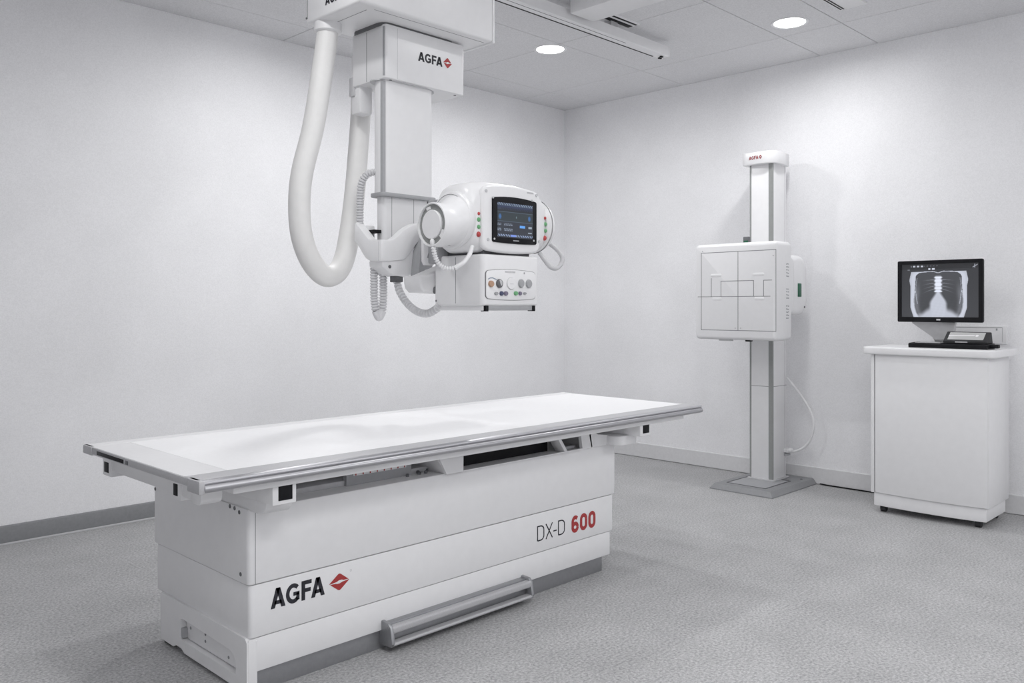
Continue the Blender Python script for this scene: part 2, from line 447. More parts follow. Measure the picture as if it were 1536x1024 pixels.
def six(b):
    fr = fr_front(2.654, .2065, .0675, .96); w = .235
    add_stroke(b, fr, arc(.36, .31, .24, .22, 0, 360, 24), w)
    add_stroke(b, lambda u, v: fr(u, v) + Vector((0, -.0003, 0)), [(.12, .31), (.12, .62)] + arc(.37, .64, .25, .27, 178, 42, 12), w)
    for dx in (.84, 1.68):
        f2 = lambda u, v, dx=dx: fr(u + dx, v)
        add_stroke(b, f2, arc(.36, .66, .25, .25, 0, 180, 14) + arc(.36, .34, .25, .25, 180, 360, 14) + [(.61, .66)], w)
lab(lettering('numerals', RED, t, six), 'bold red numerals')

# inside of the gap: tray floor, inner rail, scale
quick_box('tray_floor', LGREY, t, 1.25, 2.92, 2.31, 2.92, .53, .5475)
quick_box('inner_rail', GREY, t, 1.24, 2.0, 2.50, 2.60, .5475, .612, bev=.003)
quick_box('inner_rail', LGREY, t, 1.24, 2.0, 2.36, 2.49, .5475, .566, bev=.003)
quick_box('inner_rail', DGREY, t, 1.26, 2.93, 2.78, 2.86, .5475, .622)
e = quick_box('scale_strip', WHITE, t, 1.625, 1.845, 2.345, 2.349, .579, .590)
for k in range(8):
    x = 1.632 + k * .029; bm = new(); add_box(bm, x, x + .004, 2.3435, 2.3452, .58, .592); obj('scale_mark', bm, RED, e)
bm = new(); add_box(bm, 1.625, 1.85, 2.3436, 2.3452, .590, .593); lab(obj('scale_line', bm, DRED, e), 'red line along the scale')
quick_box('scale_bracket', GREY, t, 1.60, 1.87, 2.349, 2.37, .5475, .597)
for px, py in ((596, 706), (613, 703), (627, 709), (640, 706), (652, 712), (655, 705), (643, 714), (620, 716)):
    p = at(px, py, z=.549)
    if p.y < 2.33: p.y = 2.335
    bm = new(); add_lathe(bm, [(.547, .006), (.556, .006), (.558, .004)], (p.x, p.y), 'z', 10); obj('bolt', bm, DGREY, t)
# cassette tray surround
e = thing_tray = None
bm = new()
outer = [(1.960, .549), (2.764, .549), (2.748, .627), (1.914, .627)]
inner = [(2.038, .552), (2.700, .552), (2.690, .604), (2.038, .604)]
add_holed(bm, outer, inner, 'y', 2.262, 2.278)
add_prism(bm, [(1.908, .627), (2.038, .627), (2.038, .549), (1.962, .549)], 'y', 2.270, 2.50)
e = obj('tray_surround', bm, WHITE, t)
bm = new(); add_prism(bm, [(2.552, .606), (2.570, .606), (2.612, .549), (2.594, .549)], 'y', 2.266, 2.32, .001); obj('strut', bm, WHITE, e)
bm = new(); add_box(bm, 2.04, 2.57, 2.34, 2.42, .5485, .62); lab(obj('tray_opening', bm, BLACK, e), 'black tray opening')
bm = new(); add_box(bm, 2.04, 2.56, 2.50, 2.78, .5485, .62); obj('tray_body', bm, BLACK, e)
bm = new(); add_prism(bm, [(2.755, .549), (2.925, .549), (2.925, .580), (2.80, .60), (2.742, .627), (2.735, .627)], 'y', 2.262, 2.50, .002); obj('side_shield', bm, WHITE, t)
quick_box('latch', GREY, t, 2.625, 2.70, 2.30, 2.33, .549, .562, bev=.003)
quick_box('latch_rail', DGREY, t, 1.936, 2.69, 2.245, 2.262, .622, .632, bev=.002)

# tabletop
TX0, TX1, TY0, TY1, TZ = .985, 3.345, 2.10, 2.932, .69
top = quick_box('tabletop', ENDW, t, TX0, TX1, TY0 + .016, TY1, .664, .6892, bev=.003)
bm = new(); add_box(bm, 1.108, TX1 - .02, 2.196, 2.872, .684, .690, .0006, 1); lab(obj('top_sheet', bm, TOPW, top), 'bright white patient surface')
bm = new(); add_box(bm, TX0 + .002, 1.106, 2.196, 2.872, .684, .690, .0006, 1); obj('end_sheet', bm, ENDW, top)
bm = new(); add_box(bm, TX0, TX1, 2.118, 2.194, .672, .6905, .001, 1); lab(obj('front_margin', bm, ALU, top), 'grey aluminium margin')
bm = new(); add_box(bm, TX0, TX1, 2.8745, TY1, .672, .6905, .001, 1); obj('back_margin', bm, ENDW, top)
# chrome front rail: double bead section
sec = [(2.120, .690), (2.110, .6895), (2.104, .686), (2.103, .682), (2.106, .679)] + [(2.106 - .011 * math.sin(math.radians(a)), .668 + .010 * math.cos(math.radians(a))) for a in range(10, 171, 16)] + [(2.109, .656), (2.120, .656)]
bm = new(); add_prism(bm, sec, 'x', TX0 + .012, TX1 + .004, 0); e = obj('front_rail', bm, CHROME, top); lab(e, 'polished chrome front rail')
bm = new(); add_box(bm, TX0 - .004, TX0 + .013, 2.098, 2.170, .655, .6905, .004); obj('corner_cap', bm, ALU, top)
bm = new(); add_box(bm, TX0 - .004, TX0 + .013, 2.862, 2.938, .662, .6905, .005); obj('corner_cap', bm, ALU, top)
bm = new(); add_box(bm, TX0 - .002, TX0 + .01, 2.172, 2.860, .668, .689, .002); obj('end_strip', bm, ALU, top)
bm = new(); add_box(bm, TX0 - .0035, TX0 + .008, 2.60, 2.815, .671, .683, .001); lab(obj('end_slot', bm, BLACK, top), 'black slot in the end edge')
bm = new(); add_box(bm, TX0 - .0035, TX0 + .008, 2.566, 2.586, .671, .683, .001); obj('end_button', bm, DGREY, top)
bm = new(); add_box(bm, TX1, TX1 + .006, 2.10, 2.934, .658, .6902, .003); obj('corner_cap', bm, ALU, top)
# floating frame below the top
quick_box('under_frame', WHITE, t, 1.09, TX1 - .10, 2.128, 2.88, .636, .664, bev=.004)
bm = new(); add_prism(bm, rrect(2.232, 2.945, .600, .664, .012), 'x', 1.052, 1.10, .004); e = obj('end_apron', bm, WHITE, t)
bm = new(); add_prism(bm, rrect(2.228, 2.295, .594, .655, .02), 'x', 1.047, 1.11, .004); obj('corner_boss', bm, WHITE, e)
for y0, y1, z0 in ((2.875, 2.945, .582), (2.355, 2.415, .588)):
    bm = new(); add_box(bm, 1.046, 1.09, y0, y1, z0, .655, .004); q = obj('rail_end', bm, WHITE, e)
    bm = new(); add_box(bm, 1.0448, 1.05, y0 + .016, y1 - .016, z0 + .012, z0 + .046, .001); lab(obj('end_window', bm, BLACK, q), 'small black square window')
for x0, x1, zz in ((1.212, 1.288, .582), (2.930, 3.006, .588)):
    bm = new(); add_box(bm, x0, x1, 2.138, 2.90, zz, .650, .004); q = obj('cross_beam', bm, WHITE, t)
    w = .044
    bm = new(); add_box(bm, x0 + .018, x0 + .018 + w, 2.1362, 2.142, zz + .012, zz + .012 + w, .001); lab(obj('end_window', bm, BLACK, q), 'black square window')
bm = new(); add_prism(bm, [(2.185, .585), (2.19, .562), (2.205, .548), (2.235, .542), (2.60, .542), (2.60, .585)], 'x', 1.219, 1.305, .006); obj('support_bracket', bm, WHITE, t)
bm = new(); add_prism(bm, rrect(2.86, 3.02, 2.20, 2.60, .05, 6), 'z', .5485, .588, .004); obj('support_bracket', bm, WHITE, t)

# ------------------------------------------------------------------ ceiling-suspended x-ray tube
t = TU = thing('ceiling_tube_unit', 'white ceiling-hung x-ray tube with touchscreen head, on a column over the table', 'x-ray machine', (2.22, 2.84, 2.64))
bm = new(); add_box(bm, 1.860, 2.556, 2.642, 3.022, 2.281, 2.636, .012, 3); car = obj('carriage', bm, WHITE, t)
bm = new(); add_box(bm, 2.550, 2.560, 2.638, 3.026, 2.276, 2.634, .003); obj('end_plate', bm, WHITE2, car)
bm = new(); add_box(bm, 1.8585, 1.863, 3.004, 3.006, 2.30, 2.62); obj('panel_seam', bm, SEAM, car)
for y, z in ((3.013, 2.305), (2.655, 2.305)):
    bm = new(); add_lathe(bm, [(1.8588, .0045), (1.862, .0045)], (y, z), 'x', 10); obj('screw', bm, DGREY, car)
bm = new(); add_box(bm, 1.95, 2.53, 2.675, 2.677, 2.2803, 2.283); obj('panel_seam', bm, SEAM, car)
bm = new(); add_box(bm, 1.93, 1.932, 2.70, 2.98, 2.2803, 2.283); obj('panel_seam', bm, SEAM, car)
fr = lambda u, v: Vector((1.8592, 2.876 - u * .040 * .94, 2.323 + v * .040))
lab(lettering('lettering', INK, car, lambda b: word_bold(b, fr)), 'black four-letter maker name at the top edge')
bm = new(); add_prism(bm, rrect(2.05, 2.44, 2.757, 2.98, .04), 'z', 2.268, 2.284); obj('neck', bm, DGREY, t)
# housing
HX0, HX1, HY0, HY1 = 2.058, 2.486, 2.750, 2.985
bm = new(); add_prism(bm, rrect(HX0, HX1, HY0, HY1, .016), 'z', 2.056, 2.2735, .006); ho = obj('housing', bm, WHITE, t)
bm = new(); add_box(bm, HX0 - .0008, HX0 + .006, HY0 + .006, HY0 + .016, 2.065, 2.262); obj('corner_groove', bm, GREY, ho)
bm = new(); add_box(bm, HX0 - .0006, HX0 + .006, 2.876, 2.878, 2.06, 2.262); obj('panel_seam', bm, SEAM, ho)
bm = new(); add_box(bm, HX0 + .06, HX0 + .0615, HY0 - .0004, HY0 + .004, 2.06, 2.264); obj('panel_seam', bm, LGREY, ho)
bm = new(); add_prism(bm, circle(2.205, 2.826, .160, 40, .070), 'z', 2.0535, 2.058); obj('column_opening', bm, LGREY, ho)
for x, y in ((2.10, 2.772), (2.45, 2.775), (2.075, 2.96), (2.44, 2.94)):
    bm = new(); add_lathe(bm, [(2.0545, .006), (2.057, .006)], (x, y), 'z', 10); obj('screw', bm, DGREY, ho)
YF2 = HY0 - .0006; sz = .0385
fr = lambda u, v: Vector((2.225 + u * sz * 1.03, YF2, 2.156 + v * sz))
lab(lettering('lettering', INK, ho, lambda b: word_bold(b, fr)), 'black four-letter maker name')
red, wh = new(), new(); rhomb(red, wh, lambda u, v: Vector((2.386 + u * .047, YF2, 2.178 + v * .046)))
e = obj('emblem', red, RED, ho, smooth=False); lab(e, 'red diamond emblem'); bmesh.ops.translate(wh, vec=(0, -.0005, 0), verts=wh.verts); obj('emblem_wing', wh, WHITE, e, smooth=False)
# column
bm = new(); add_prism(bm, rrect(2.066, 2.338, 2.776, 2.856, .034, 7), 'z', 1.598, 2.056); co = obj('outer_column', bm, WHITE, t)
bm = new(); add_prism(bm, [(2.0665, 2.790), (2.0695, 2.7825), (2.075, 2.7795), (2.080, 2.7785), (2.081, 2.786), (2.068, 2.796)], 'z', 1.60, 2.05); obj('corner_strip', bm, GREY, co)
bm = new(); add_box(bm, 2.334, 2.3392, 2.80, 2.806, 1.60, 2.05); obj('edge_strip', bm, GREY, co)
bm = new(); add_prism(bm, rrect(2.056, 2.350, 2.766, 2.866, .03, 6), 'z', 1.584, 1.600, .003); lab(obj('collar', bm, GREY, t), 'grey collar at the column foot')
bm = new(); add_prism(bm, rrect(2.078, 2.318, 2.788, 2.846, .022, 5), 'z', 1.318, 1.586); ci = obj('inner_column', bm, WHITE, t)
for x in (2.118, 2.232):
    bm = new(); add_box(bm, x, x + .0016, 2.7874, 2.791, 1.33, 1.584); obj('panel_seam', bm, SEAM, ci)
bm = new(); add_box(bm, 2.234, 2.31, 2.789, 2.792, 1.505, 1.507); obj('panel_seam', bm, LGREY, ci)
bm = new(); add_box(bm, 2.322, 2.34, 2.79, 2.82, 1.55, 1.586, .002); obj('stop_block', bm, DGREY, ci)
# yoke wrapped round the column
st = [(2.000, 2.876, 1.480, 1.398), (2.000, 2.866, 1.472, 1.390), (2.000, 2.846, 1.456, 1.372), (2.000, 2.826, 1.440, 1.350), (2.000, 2.805, 1.422, 1.330), (2.000, 2.788, 1.409, 1.322), (2.000, 2.764, 1.402, 1.318), (2.000, 2.720, 1.401, 1.315), (2.004, 2.706, 1.401, 1.315), (2.016, 2.700, 1.401, 1.315),
      (2.046, 2.700, 1.402, 1.317), (2.062, 2.700, 1.406, 1.319), (2.080, 2.700, 1.418, 1.321), (2.110, 2.700, 1.443, 1.324), (2.122, 2.700, 1.451, 1.330), (2.140, 2.700, 1.462, 1.347), (2.165, 2.700, 1.473, 1.376), (2.185, 2.700, 1.478, 1.398), (2.225, 2.700, 1.482, 1.408)]
rings = []
for i, (x, y, a, b) in enumerate(st):
    p0 = Vector(st[max(i - 1, 0)][:2]); p1 = Vector(st[min(i + 1, len(st) - 1)][:2]); d = (p1 - p0).normalized(); n = Vector((-d.y, d.x))
    if n.dot(Vector((2.2, 2.85)) - Vector((x, y))) < 0: n = -n
    r = .008; th = .046
    prof = [(0, b + r), (r * .3, b + r * .3), (r, b), (th - r, b), (th, b + r), (th, a - r), (th - r, a), (r, a), (r * .3, a - r * .3), (0, a - r)]
    rings.append([Vector((x + n.x * q, y + n.y * q, z)) for q, z in prof])
bm = new(); add_loft(bm, rings); add_box(bm, 2.012, 2.10, 2.715, 2.79, 1.318, 1.334, .003)
yo = obj('yoke', bm, WHITE2, t)
bm = new(); add_box(bm, 1.9996, 2.003, 2.7155, 2.717, 1.318, 1.393); obj('panel_seam', bm, LGREY, yo)
bm = new(); add_box(bm, 2.040, 2.074, 2.842, 2.875, 1.385, 1.468, .004); obj('back_wall', bm, WHITE2, yo)
bm = new(); add_box(bm, 2.040, 2.076, 2.800, 2.845, 1.436, 1.449, .002); lab(obj('slot', bm, BLACK, yo), 'black slot behind the yoke lip')
# hub and arms
bm = new(); add_prism(bm, [(2.012, 1.318), (2.014, 1.296), (2.032, 1.286), (2.048, 1.272), (2.062, 1.262), (2.145, 1.257), (2.186, 1.292), (2.20, 1.34), (2.20, 1.39), (2.10, 1.36), (2.05, 1.33)], 'y', 2.7085, 2.80, .008, 3); hb = obj('hub', bm, WHITE2, t)
bm = new(); add_lathe(bm, [(2.7072, .007), (2.712, .007)], (2.048, 1.296), 'y', 14); obj('bolt', bm, DGREY, hb)
bm = new(); add_prism(bm, [(2.155, 1.262), (2.195, 1.288), (2.222, 1.288), (2.26, 1.36), (2.26, 1.46), (2.195, 1.42), (2.165, 1.36)], 'y', 2.66, 2.714, .004); obj('hub_cheek', bm, GREY, hb)
bm = new(); add_lathe(bm, [(2.42, .060), (2.72, .060)], (2.25, 1.45), 'y', 32); obj('trunnion', bm, LGREY, t)
bm = new(); add_prism(bm, [(2.017, 1.254), (2.018, 1.228), (2.024, 1.207), (2.040, 1.192), (2.175, 1.187), (2.24, 1.185), (2.24, 1.318), (2.175, 1.300), (2.09, 1.270), (2.051, 1.256)], 'y', 2.48, 2.585, .010, 3); la = obj('lower_arm', bm, WHITE2, t)
bm = new(); add_prism(bm, [(2.038, 1.31), (2.046, 1.295), (2.085, 1.295), (2.092, 1.31), (2.092, 1.42), (2.036, 1.42)], 'y', 2.484, 2.50, .002); tb = obj('pivot_tab', bm, WHITE2, t)
bm = new(); add_prism(bm, [(2.052, 1.322), (2.078, 1.322), (2.062, 1.346)], 'y', 2.4828, 2.486); obj('triangle_mark', bm, GREY, tb)
bm = new(); add_box(bm, 2.06, 2.38, 2.43, 2.49, 1.30, 1.54, .006); obj('back_plate', bm, GREY, t)
# tube cover
def ring_x(x, y0, y1, z0, z1, r): return [Vector((x, u, v)) for u, v in rrect(y0, y1, z0, z1, r, 7)]
bm = new(); add_loft(bm, [ring_x(2.030, 2.235, 2.38, 1.365, 1.55, .07), ring_x(2.036, 2.222, 2.40, 1.352, 1.567, .075), ring_x(2.052, 2.214, 2.42, 1.342, 1.580, .07), ring_x(2.085, 2.209, 2.435, 1.336, 1.590, .06), ring_x(2.13, 2.207, 2.44, 1.334, 1.594, .055),
                          ring_x(2.28, 2.207, 2.44, 1.334, 1.594, .055), ring_x(2.36, 2.209, 2.435, 1.336, 1.588, .06), ring_x(2.41, 2.214, 2.42, 1.342, 1.574, .07), ring_x(2.432, 2.222, 2.40, 1.352, 1.56, .075), ring_x(2.440, 2.235, 2.38, 1.365, 1.545, .07)])
hd = obj('tube_cover', bm, WHITE2, t, ang=50); lab(hd, 'glossy white rounded tube cover')
bc = (2.297, 1.448)
bm = new(); add_lathe(bm, [(2.06, .080), (2.040, .096), (2.026, .1035), (2.015, .1055), (2.006, .104), (2.001, .098), (2.000, .090), (1.999, .04)], bc, 'x', 56); be = obj('end_bell', bm, WHITE2, t)
bm = new(); add_lathe(bm, [(2.0, .0925), (1.9992, .0925), (1.9992, .0912), (2.0, .0912)], bc, 'x', 56, cap=False); obj('ring_groove', bm, SEAM, be)
bm = new(); add_lathe(bm, [(2.425, .09), (2.438, .104), (2.447, .104), (2.462, .098), (2.474, .086), (2.480, .06), (2.482, .02)], (2.300, 1.452), 'x', 48); obj('end_bell', bm, WHITE2, t)
bm = new(); add_lathe(bm, [(2.4395, .107), (2.441, .1065), (2.443, .1035)], (2.300, 1.452), 'x', 48, cap=False); obj('ring_groove', bm, SEAM, hd)
dc = (2.276, 1.424)
bm = new(); add_lathe(bm, [(2.004, .090, .006, .022), (1.985, .084, .004, .016), (1.965, .079, .002, .006), (1.945, .0775), (1.903, .0775), (1.900, .076), (1.900, .072), (1.909, .0705), (1.909, .001)], dc, 'x', 52); dr = obj('end_drum', bm, WHITE2, t)
bm = new(); add_lathe(bm, [(1.912, .070), (1.908, .070), (1.907, .066), (1.907, .052), (1.909, .05)], dc, 'x', 52); lab(obj('drum_ring', bm, STRIP, dr), 'grey recessed ring')
bm = new(); add_lathe(bm, [(1.912, .051), (1.901, .051), (1.899, .049), (1.8985, .01)], dc, 'x', 44); obj('drum_cap', bm, WHITE2, dr)
for a0, a1, rr, rw in ((100, 118, .060, .010), (-46, -20, .064, .012)):
    bm = new(); ring_o = arc(dc[0], dc[1], rr + rw / 2, rr + rw / 2, 180 - a1, 180 - a0, 6); ring_i = arc(dc[0], dc[1], rr - rw / 2, rr - rw / 2, 180 - a1, 180 - a0, 6)
    add_prism(bm, ring_o + ring_i[::-1], 'x', 1.902, 1.909); obj('drum_tab', bm, WHITE2, dr)
# front frame and touchscreen
def arched(x0, x1, z0, z1, bow_b, bow_t, r, n=14, drop=0.0):
    """upright rounded panel outline with bowed top and bottom edges, right side lower by drop at the top"""
    out = []
    base = rrect(x0, x1, z0, z1, r, 6)
    # resample straight top/bottom edges
    P = []
    for i, p in enumerate(base):
        q = base[(i + 1) % len(base)]; P.append(p)
        if abs(p[1] - q[1]) < 1e-9 and abs(p[0] - q[0]) > .02:
            for k in range(1, n): P.append((p[0] + (q[0] - p[0]) * k / n, p[1]))
    for u, v in P:
        s = (u - x0) / (x1 - x0) * 2 - 1; k = (v - z0) / (z1 - z0)
        out.append((u, v + k * (bow_t * (1 - s * s) - drop * max(0, (s + 1) / 2)) - (1 - k) * bow_b * (1 - s * s)))
    return out
bm = new(); add_prism(bm, arched(2.072, 2.374, 1.343, 1.570, .010, .012, .030), 'y', 2.199, 2.225, .010, 4); ff = obj('front_frame', bm, WHITE2, t, ang=50)
bm = new(); add_prism(bm, arched(2.118, 2.349, 1.372, 1.532, .003, .008, .007), 'y', 2.1935, 2.202, .0015); sb = obj('touchscreen', bm, BLACK, t); lab(sb, 'black touchscreen panel')
for px, py in ((729, 286), (804.5, 293), (732, 359), (808.5, 362)):
    p = at(px, py, y=2.199); bm = new(); add_lathe(bm, [(2.1965, .0055), (2.2005, .006)], (p.x, p.z), 'y', 14); obj('screw', bm, LGREY, ff)
for px, py in ((739.5, 296), (798, 301), (741.5, 358), (800.5, 361)):
    p = at(px, py, y=2.1935); bm = new(); add_lathe(bm, [(2.1915, .0035), (2.194, .004)], (p.x, p.z), 'y', 12); obj('screw', bm, LGREY, sb)
p = at(799, 290, y=2.199); bm = new(); add_box(bm, p.x - .03, p.x + .004, 2.1982, 2.2, p.z - .003, p.z + .003); obj('name_plate', bm, LGREY, ff)
bm = new(); add_box(bm, 2.222, 2.252, 2.1930, 2.194, 1.3785, 1.3825); obj('screen_print', bm, GREY, sb)
def ui(u, v):
    # v up
    h = math.sin(u * 91.7 + math.floor(v * 60) * 7.3) * .5 + .5
    c = (.10, .13, .18)
    if v > .93: c = (.20, .24, .33) if h < .8 else (.55, .62, .70)
    elif v > .86: c = (.15, .19, .30)
    elif v > .80: c = (.16, .20, .28) if (u < .1 or h > .85) else (.10, .13, .2)
    elif v > .74: c = (.10, .12, .15)
    elif v > .48:
        c = (.15, .19, .21)
        for cu in (.07, .90):
            d = ((u - cu) / .04) ** 2 + ((v - .60) / .08) ** 2
            if d < 1: c = (.16 + .05 * (1 - d), .28 + .12 * (1 - d), .42 + .2 * (1 - d))
        if abs(u - .53) < .012 and abs(v - .61) < .03: c = (.4, .48, .5)
    else:
        c = (.15, .17, .21)
        for vv in (.40, .36, .25, .21):
            if abs(v - vv) < .012 and (u < .10 or .18 < u < .42): c = (.50, .54, .60) if h > .25 else (.3, .34, .4)
        if .62 < u < .78 and .30 < v < .38: c = (.35, .60, .88)
        if .88 < u < .97 and .31 < v < .36: c = (.6, .65, .7)
        if .86 < u < .97 and .17 < v < .20: c = (.6, .65, .7)
        if .10 > v > .03:
            if h > .55: c = (.55, .62, .75)
            if .36 < u < .52: c = (.45, .55, .85)
    if abs(v - .93) < .006 or abs(v - .745) < .005 or abs(v - .47) < .006: c = (.30, .36, .42)
    return c
sx0, sx1, sz0, sz1 = 2.141, 2.326, 1.390, 1.516
picture('screen_image', sb, lambda u, v: Vector((sx0 + u * (sx1 - sx0), 2.1930, sz0 + v * (sz1 - sz0))), 92, 70, ui)
# side buttons
for px, py, m_, r in ((717, 320, REDB, .006), (717, 329, GREEN, .0085), (717, 340, GREEN, .008), (717, 351, REDB, .010)):
    p = at(px, py, y=2.211); bm = new(); add_ball(bm, (p.x + .004, 2.213, p.z), r * .85, .008, r); obj('button', bm, m_, hd)
for px, py, m_, r in ((817.5, 327, REDB, .0062), (818.5, 336, GREEN, .008), (818.5, 346, GREEN, .008), (817.5, 357, REDB, .010)):
    p = at(px, py, y=2.214); bm = new(); add_ball(bm, (p.x, 2.2175, p.z), r * .85, .010, r); obj('button', bm, m_, hd)
# curled handle cable
pts = [at(649, 366, x=1.905), at(650.5, 374, x=1.908), at(653, 385, x=1.918), at(659, 396, x=1.935), at(670, 402.5, x=1.955), at(682, 402, x=1.975), at(695, 394, x=2.0), at(704, 382, x=2.025), at(708.5, 369, x=2.045)]
bm = new(); add_tube(bm, pts[:6], .0088, 12, rib=(.0095, .0036)); add_tube(bm, pts[5:], .0088, 12, rfun=lambda s: 1 - .12 * s); obj('handle_cable', bm, WHITE2, t)
bm = new(); add_ball(bm, at(648.5, 363, x=1.903), .008, .010, .014); obj('cable_plug', bm, WHITE2, dr)
# side grip
pts = [at(825, 366, y=2.25), at(836, 375, y=2.225), at(843, 386, y=2.205), at(841.5, 396, y=2.20), at(834, 402.5, y=2.20), at(825, 400, y=2.205), at(817, 390, y=2.215), at(809, 379, y=2.235)]
bm = new(); add_tube(bm, pts, .0085, 12); lab(obj('side_grip', bm, LGREY, t), 'light grey bent side grip')
# collimator
bm = new(); add_prism(bm, rrect(2.078, 2.376, 2.203, 2.478, .022, 6), 'z', 1.141, 1.327, .009, 3); cl = obj('collimator', bm, WHITE2, t)
bm = new(); add_box(bm, 2.11, 2.35, 2.235, 2.44, 1.32, 1.345); lab(obj('neck_plate', bm, DGREY, cl), 'dark joint under the tube cover')
bm = new(); add_box(bm, 2.0774, 2.08, 2.348, 2.350, 1.15, 1.32); obj('panel_seam', bm, SEAM, cl)
bm = new(); add_lathe(bm, [(2.0772, .004), (2.08, .004)], (2.46, 1.16), 'x', 10); obj('screw', bm, DGREY, cl)
bm = new(); add_ball(bm, (2.085, 2.478, 1.20), .006, .008, .014); obj('latch', bm, DGREY, cl)
bm = new(); add_prism(bm, arched(2.090, 2.349, 1.167, 1.268, .006, .007, .012), 'y', 2.2015, 2.206); obj('panel_border', bm, SEAM, cl)
bm = new(); add_prism(bm, arched(2.0915, 2.3475, 1.1685, 1.2665, .006, .007, .012), 'y', 2.1995, 2.206, .001); pn = obj('control_panel', bm, WHITE2, cl)
for px, py, rx, rz, m_, nm in ((736, 425.5, .0125, .012, ORANGE, 'knob'), (748.5, 425, .0155, .0165, DGREY, 'knob'), (781, 425, .0145, .0165, GREY, 'knob'), (792.5, 425.5, .0150, .0165, GREY, 'knob'),
                           (743.5, 440, .0075, .006, GREY, 'button'), (751.5, 440, .008, .0085, NAVY, 'button'), (758, 440, .0085, .0085, PURPLE, 'button'), (773, 439.8, .0085, .008, GREEN, 'button'), (779.3, 440, .0065, .0075, PURPLE, 'button'), (786.3, 440, .0065, .0045, GREY, 'button')):
    p = at(px, py, y=2.1995); bm = new()
    rings = [[Vector((u, y, v)) for u, v in circle(p.x, p.z, rx * k, 20, rz * k)] for y, k in ((2.2, 1), (2.194, .97), (2.1915, .85), (2.191, .3))]
    add_loft(bm, rings); obj(nm, bm, m_, pn)
p = at(751, 424.5, y=2.19); bm = new(); add_poly(bm, lambda u, v: Vector((p.x + u, 2.1906, p.z + v)), [(-.006, .012), (.004, .0125), (.010, .004), (.009, -.007), (.003, -.010)]); obj('knob_face', bm, LGREY, pn)
p = at(766.5, 425, y=2.1995); bm = new(); rings = [[Vector((u, y, v)) for u, v in circle(p.x, p.z, .022 * k, 28, .0215 * k)] for y, k in ((2.2, 1), (2.196, .99), (2.195, .94), (2.195, .2))]
add_loft(bm, rings); dl = obj('dial', bm, WHITE2, pn)
bm = new(); add_lathe(bm, [(2.1998, .0232), (2.1990, .0232), (2.1990, .0220), (2.1998, .0220)], (p.x, p.z), 'y', 32, cap=False); obj('dial_ring', bm, LGREY, dl)
bm = new(); add_box(bm, p.x - .009, p.x + .009, 2.1942, 2.1952, p.z - .0025, p.z - .001); obj('dial_mark', bm, LGREY, dl)
p = at(765.5, 407.8, y=2.1995); bm = new()
for k in range(9): add_box(bm, p.x - .027 + k * .006, p.x - .0225 + k * .006, 2.1988, 2.2, p.z - .003, p.z + .003)
obj('panel_print', bm, LGREY, pn)
bm = new(); add_stroke(bm, lambda u, v: Vector((u, 2.1990, v)), [tuple(at(a, b, y=2.1995).xz) for a, b in ((732, 418.5), (735, 416.8), (739, 416.5), (742, 418), (745, 419))], .0032); obj('panel_print', bm, BLUE, pn)
p = at(786.5, 409.5, y=2.1995); bm = new(); add_box(bm, p.x - .003, p.x + .002, 2.1988, 2.2, p.z - .004, p.z + .003); obj('panel_print', bm, GREY, pn)
# accessory rails below
bm = new(); add_box(bm, 2.088, 2.11, 2.215, 2.47, 1.124, 1.142, .002); obj('accessory_rail', bm, WHITE2, cl)
bm = new(); add_box(bm, 2.10, 2.345, 2.208, 2.225, 1.124, 1.142, .002); rl = obj('accessory_rail', bm, GREY, cl)
for x in (2.093, 2.338):
    bm = new(); add_box(bm, x, x + .015, 2.204, 2.232, 1.121, 1.142, .002); obj('end_stop', bm, BLACK, rl)
# big hose and its bracket
pts = [at(492, 40, y=2.95), at(490, 62, y=2.95), at(483, 110, y=2.95), at(470, 190, y=2.95), at(453, 260, y=2.95), at(449, 310, y=2.95), at(453, 355, y=2.95), at(467, 392, y=2.95), at(487, 413.5, y=2.95), at(505, 409, y=2.96), at(517, 386, y=2.97), at(525, 345, y=2.985), at(532, 290, y=3.01), at(537, 230, y=3.04), at(541, 170, y=3.06), at(542, 120, y=3.06)]
bm = new(); add_tube(bm, pts, .043, 20); lab(obj('cable_hose', bm, HOSE, t, ang=60), 'thick ivory cable hose in a long loop')
bm = new(); add_lathe(bm, [(2.286, .055), (2.25, .055), (2.245, .050), (2.243, .04)], (pts[0].x, pts[0].y), 'z', 28); obj('hose_collar', bm, WHITE, t)
bm = new(); add_box(bm, 2.068, 2.134, 2.938, 3.004, 1.945, 2.20, .010); br = obj('hose_bracket', bm, WHITE, t)
bm = new(); add_box(bm, 2.085, 2.13, 2.945, 2.99, 2.19, 2.284, .004); obj('bracket_foot', bm, WHITE, br)
bm = new(); add_box(bm, 2.060, 2.072, 2.970, 3.006, 2.02, 2.10, .004); obj('latch', bm, LGREY, br)
# corrugated hoses
HR = (.0115, .0055)
pts = [at(565, 258, x=2.078), at(558, 258.5, x=2.062), at(549, 263, x=2.045), at(542, 276, x=2.032), at(540, 300, x=2.03), at(540, 337, x=2.03)]
bm = new(); add_tube(bm, pts, .0155, 16, rib=HR); obj('ribbed_hose', bm, RIB, t, ang=20)
pts = [at(561, 384, y=2.80), at(561, 420, y=2.80), at(561.5, 448, y=2.80), at(563.5, 466, y=2.795), at(568.5, 475.5, y=2.79), at(573.5, 466, y=2.785), at(575, 448, y=2.78), at(575, 420, y=2.78), at(574, 384, y=2.78)]
bm = new(); add_tube(bm, pts[:4], .0165, 16, rib=HR); add_tube(bm, pts[3:6], .0165, 16); add_tube(bm, pts[5:], .0165, 16, rib=HR); obj('ribbed_hose', bm, RIB, t, ang=20)
pts = [at(594.5, 414, y=2.74), at(596, 424, y=2.735), at(600, 438, y=2.71), at(611, 455, y=2.66), at(626, 467, y=2.59), at(641, 470, y=2.53), at(654, 463.5, y=2.48), at(661, 456, y=2.45)]
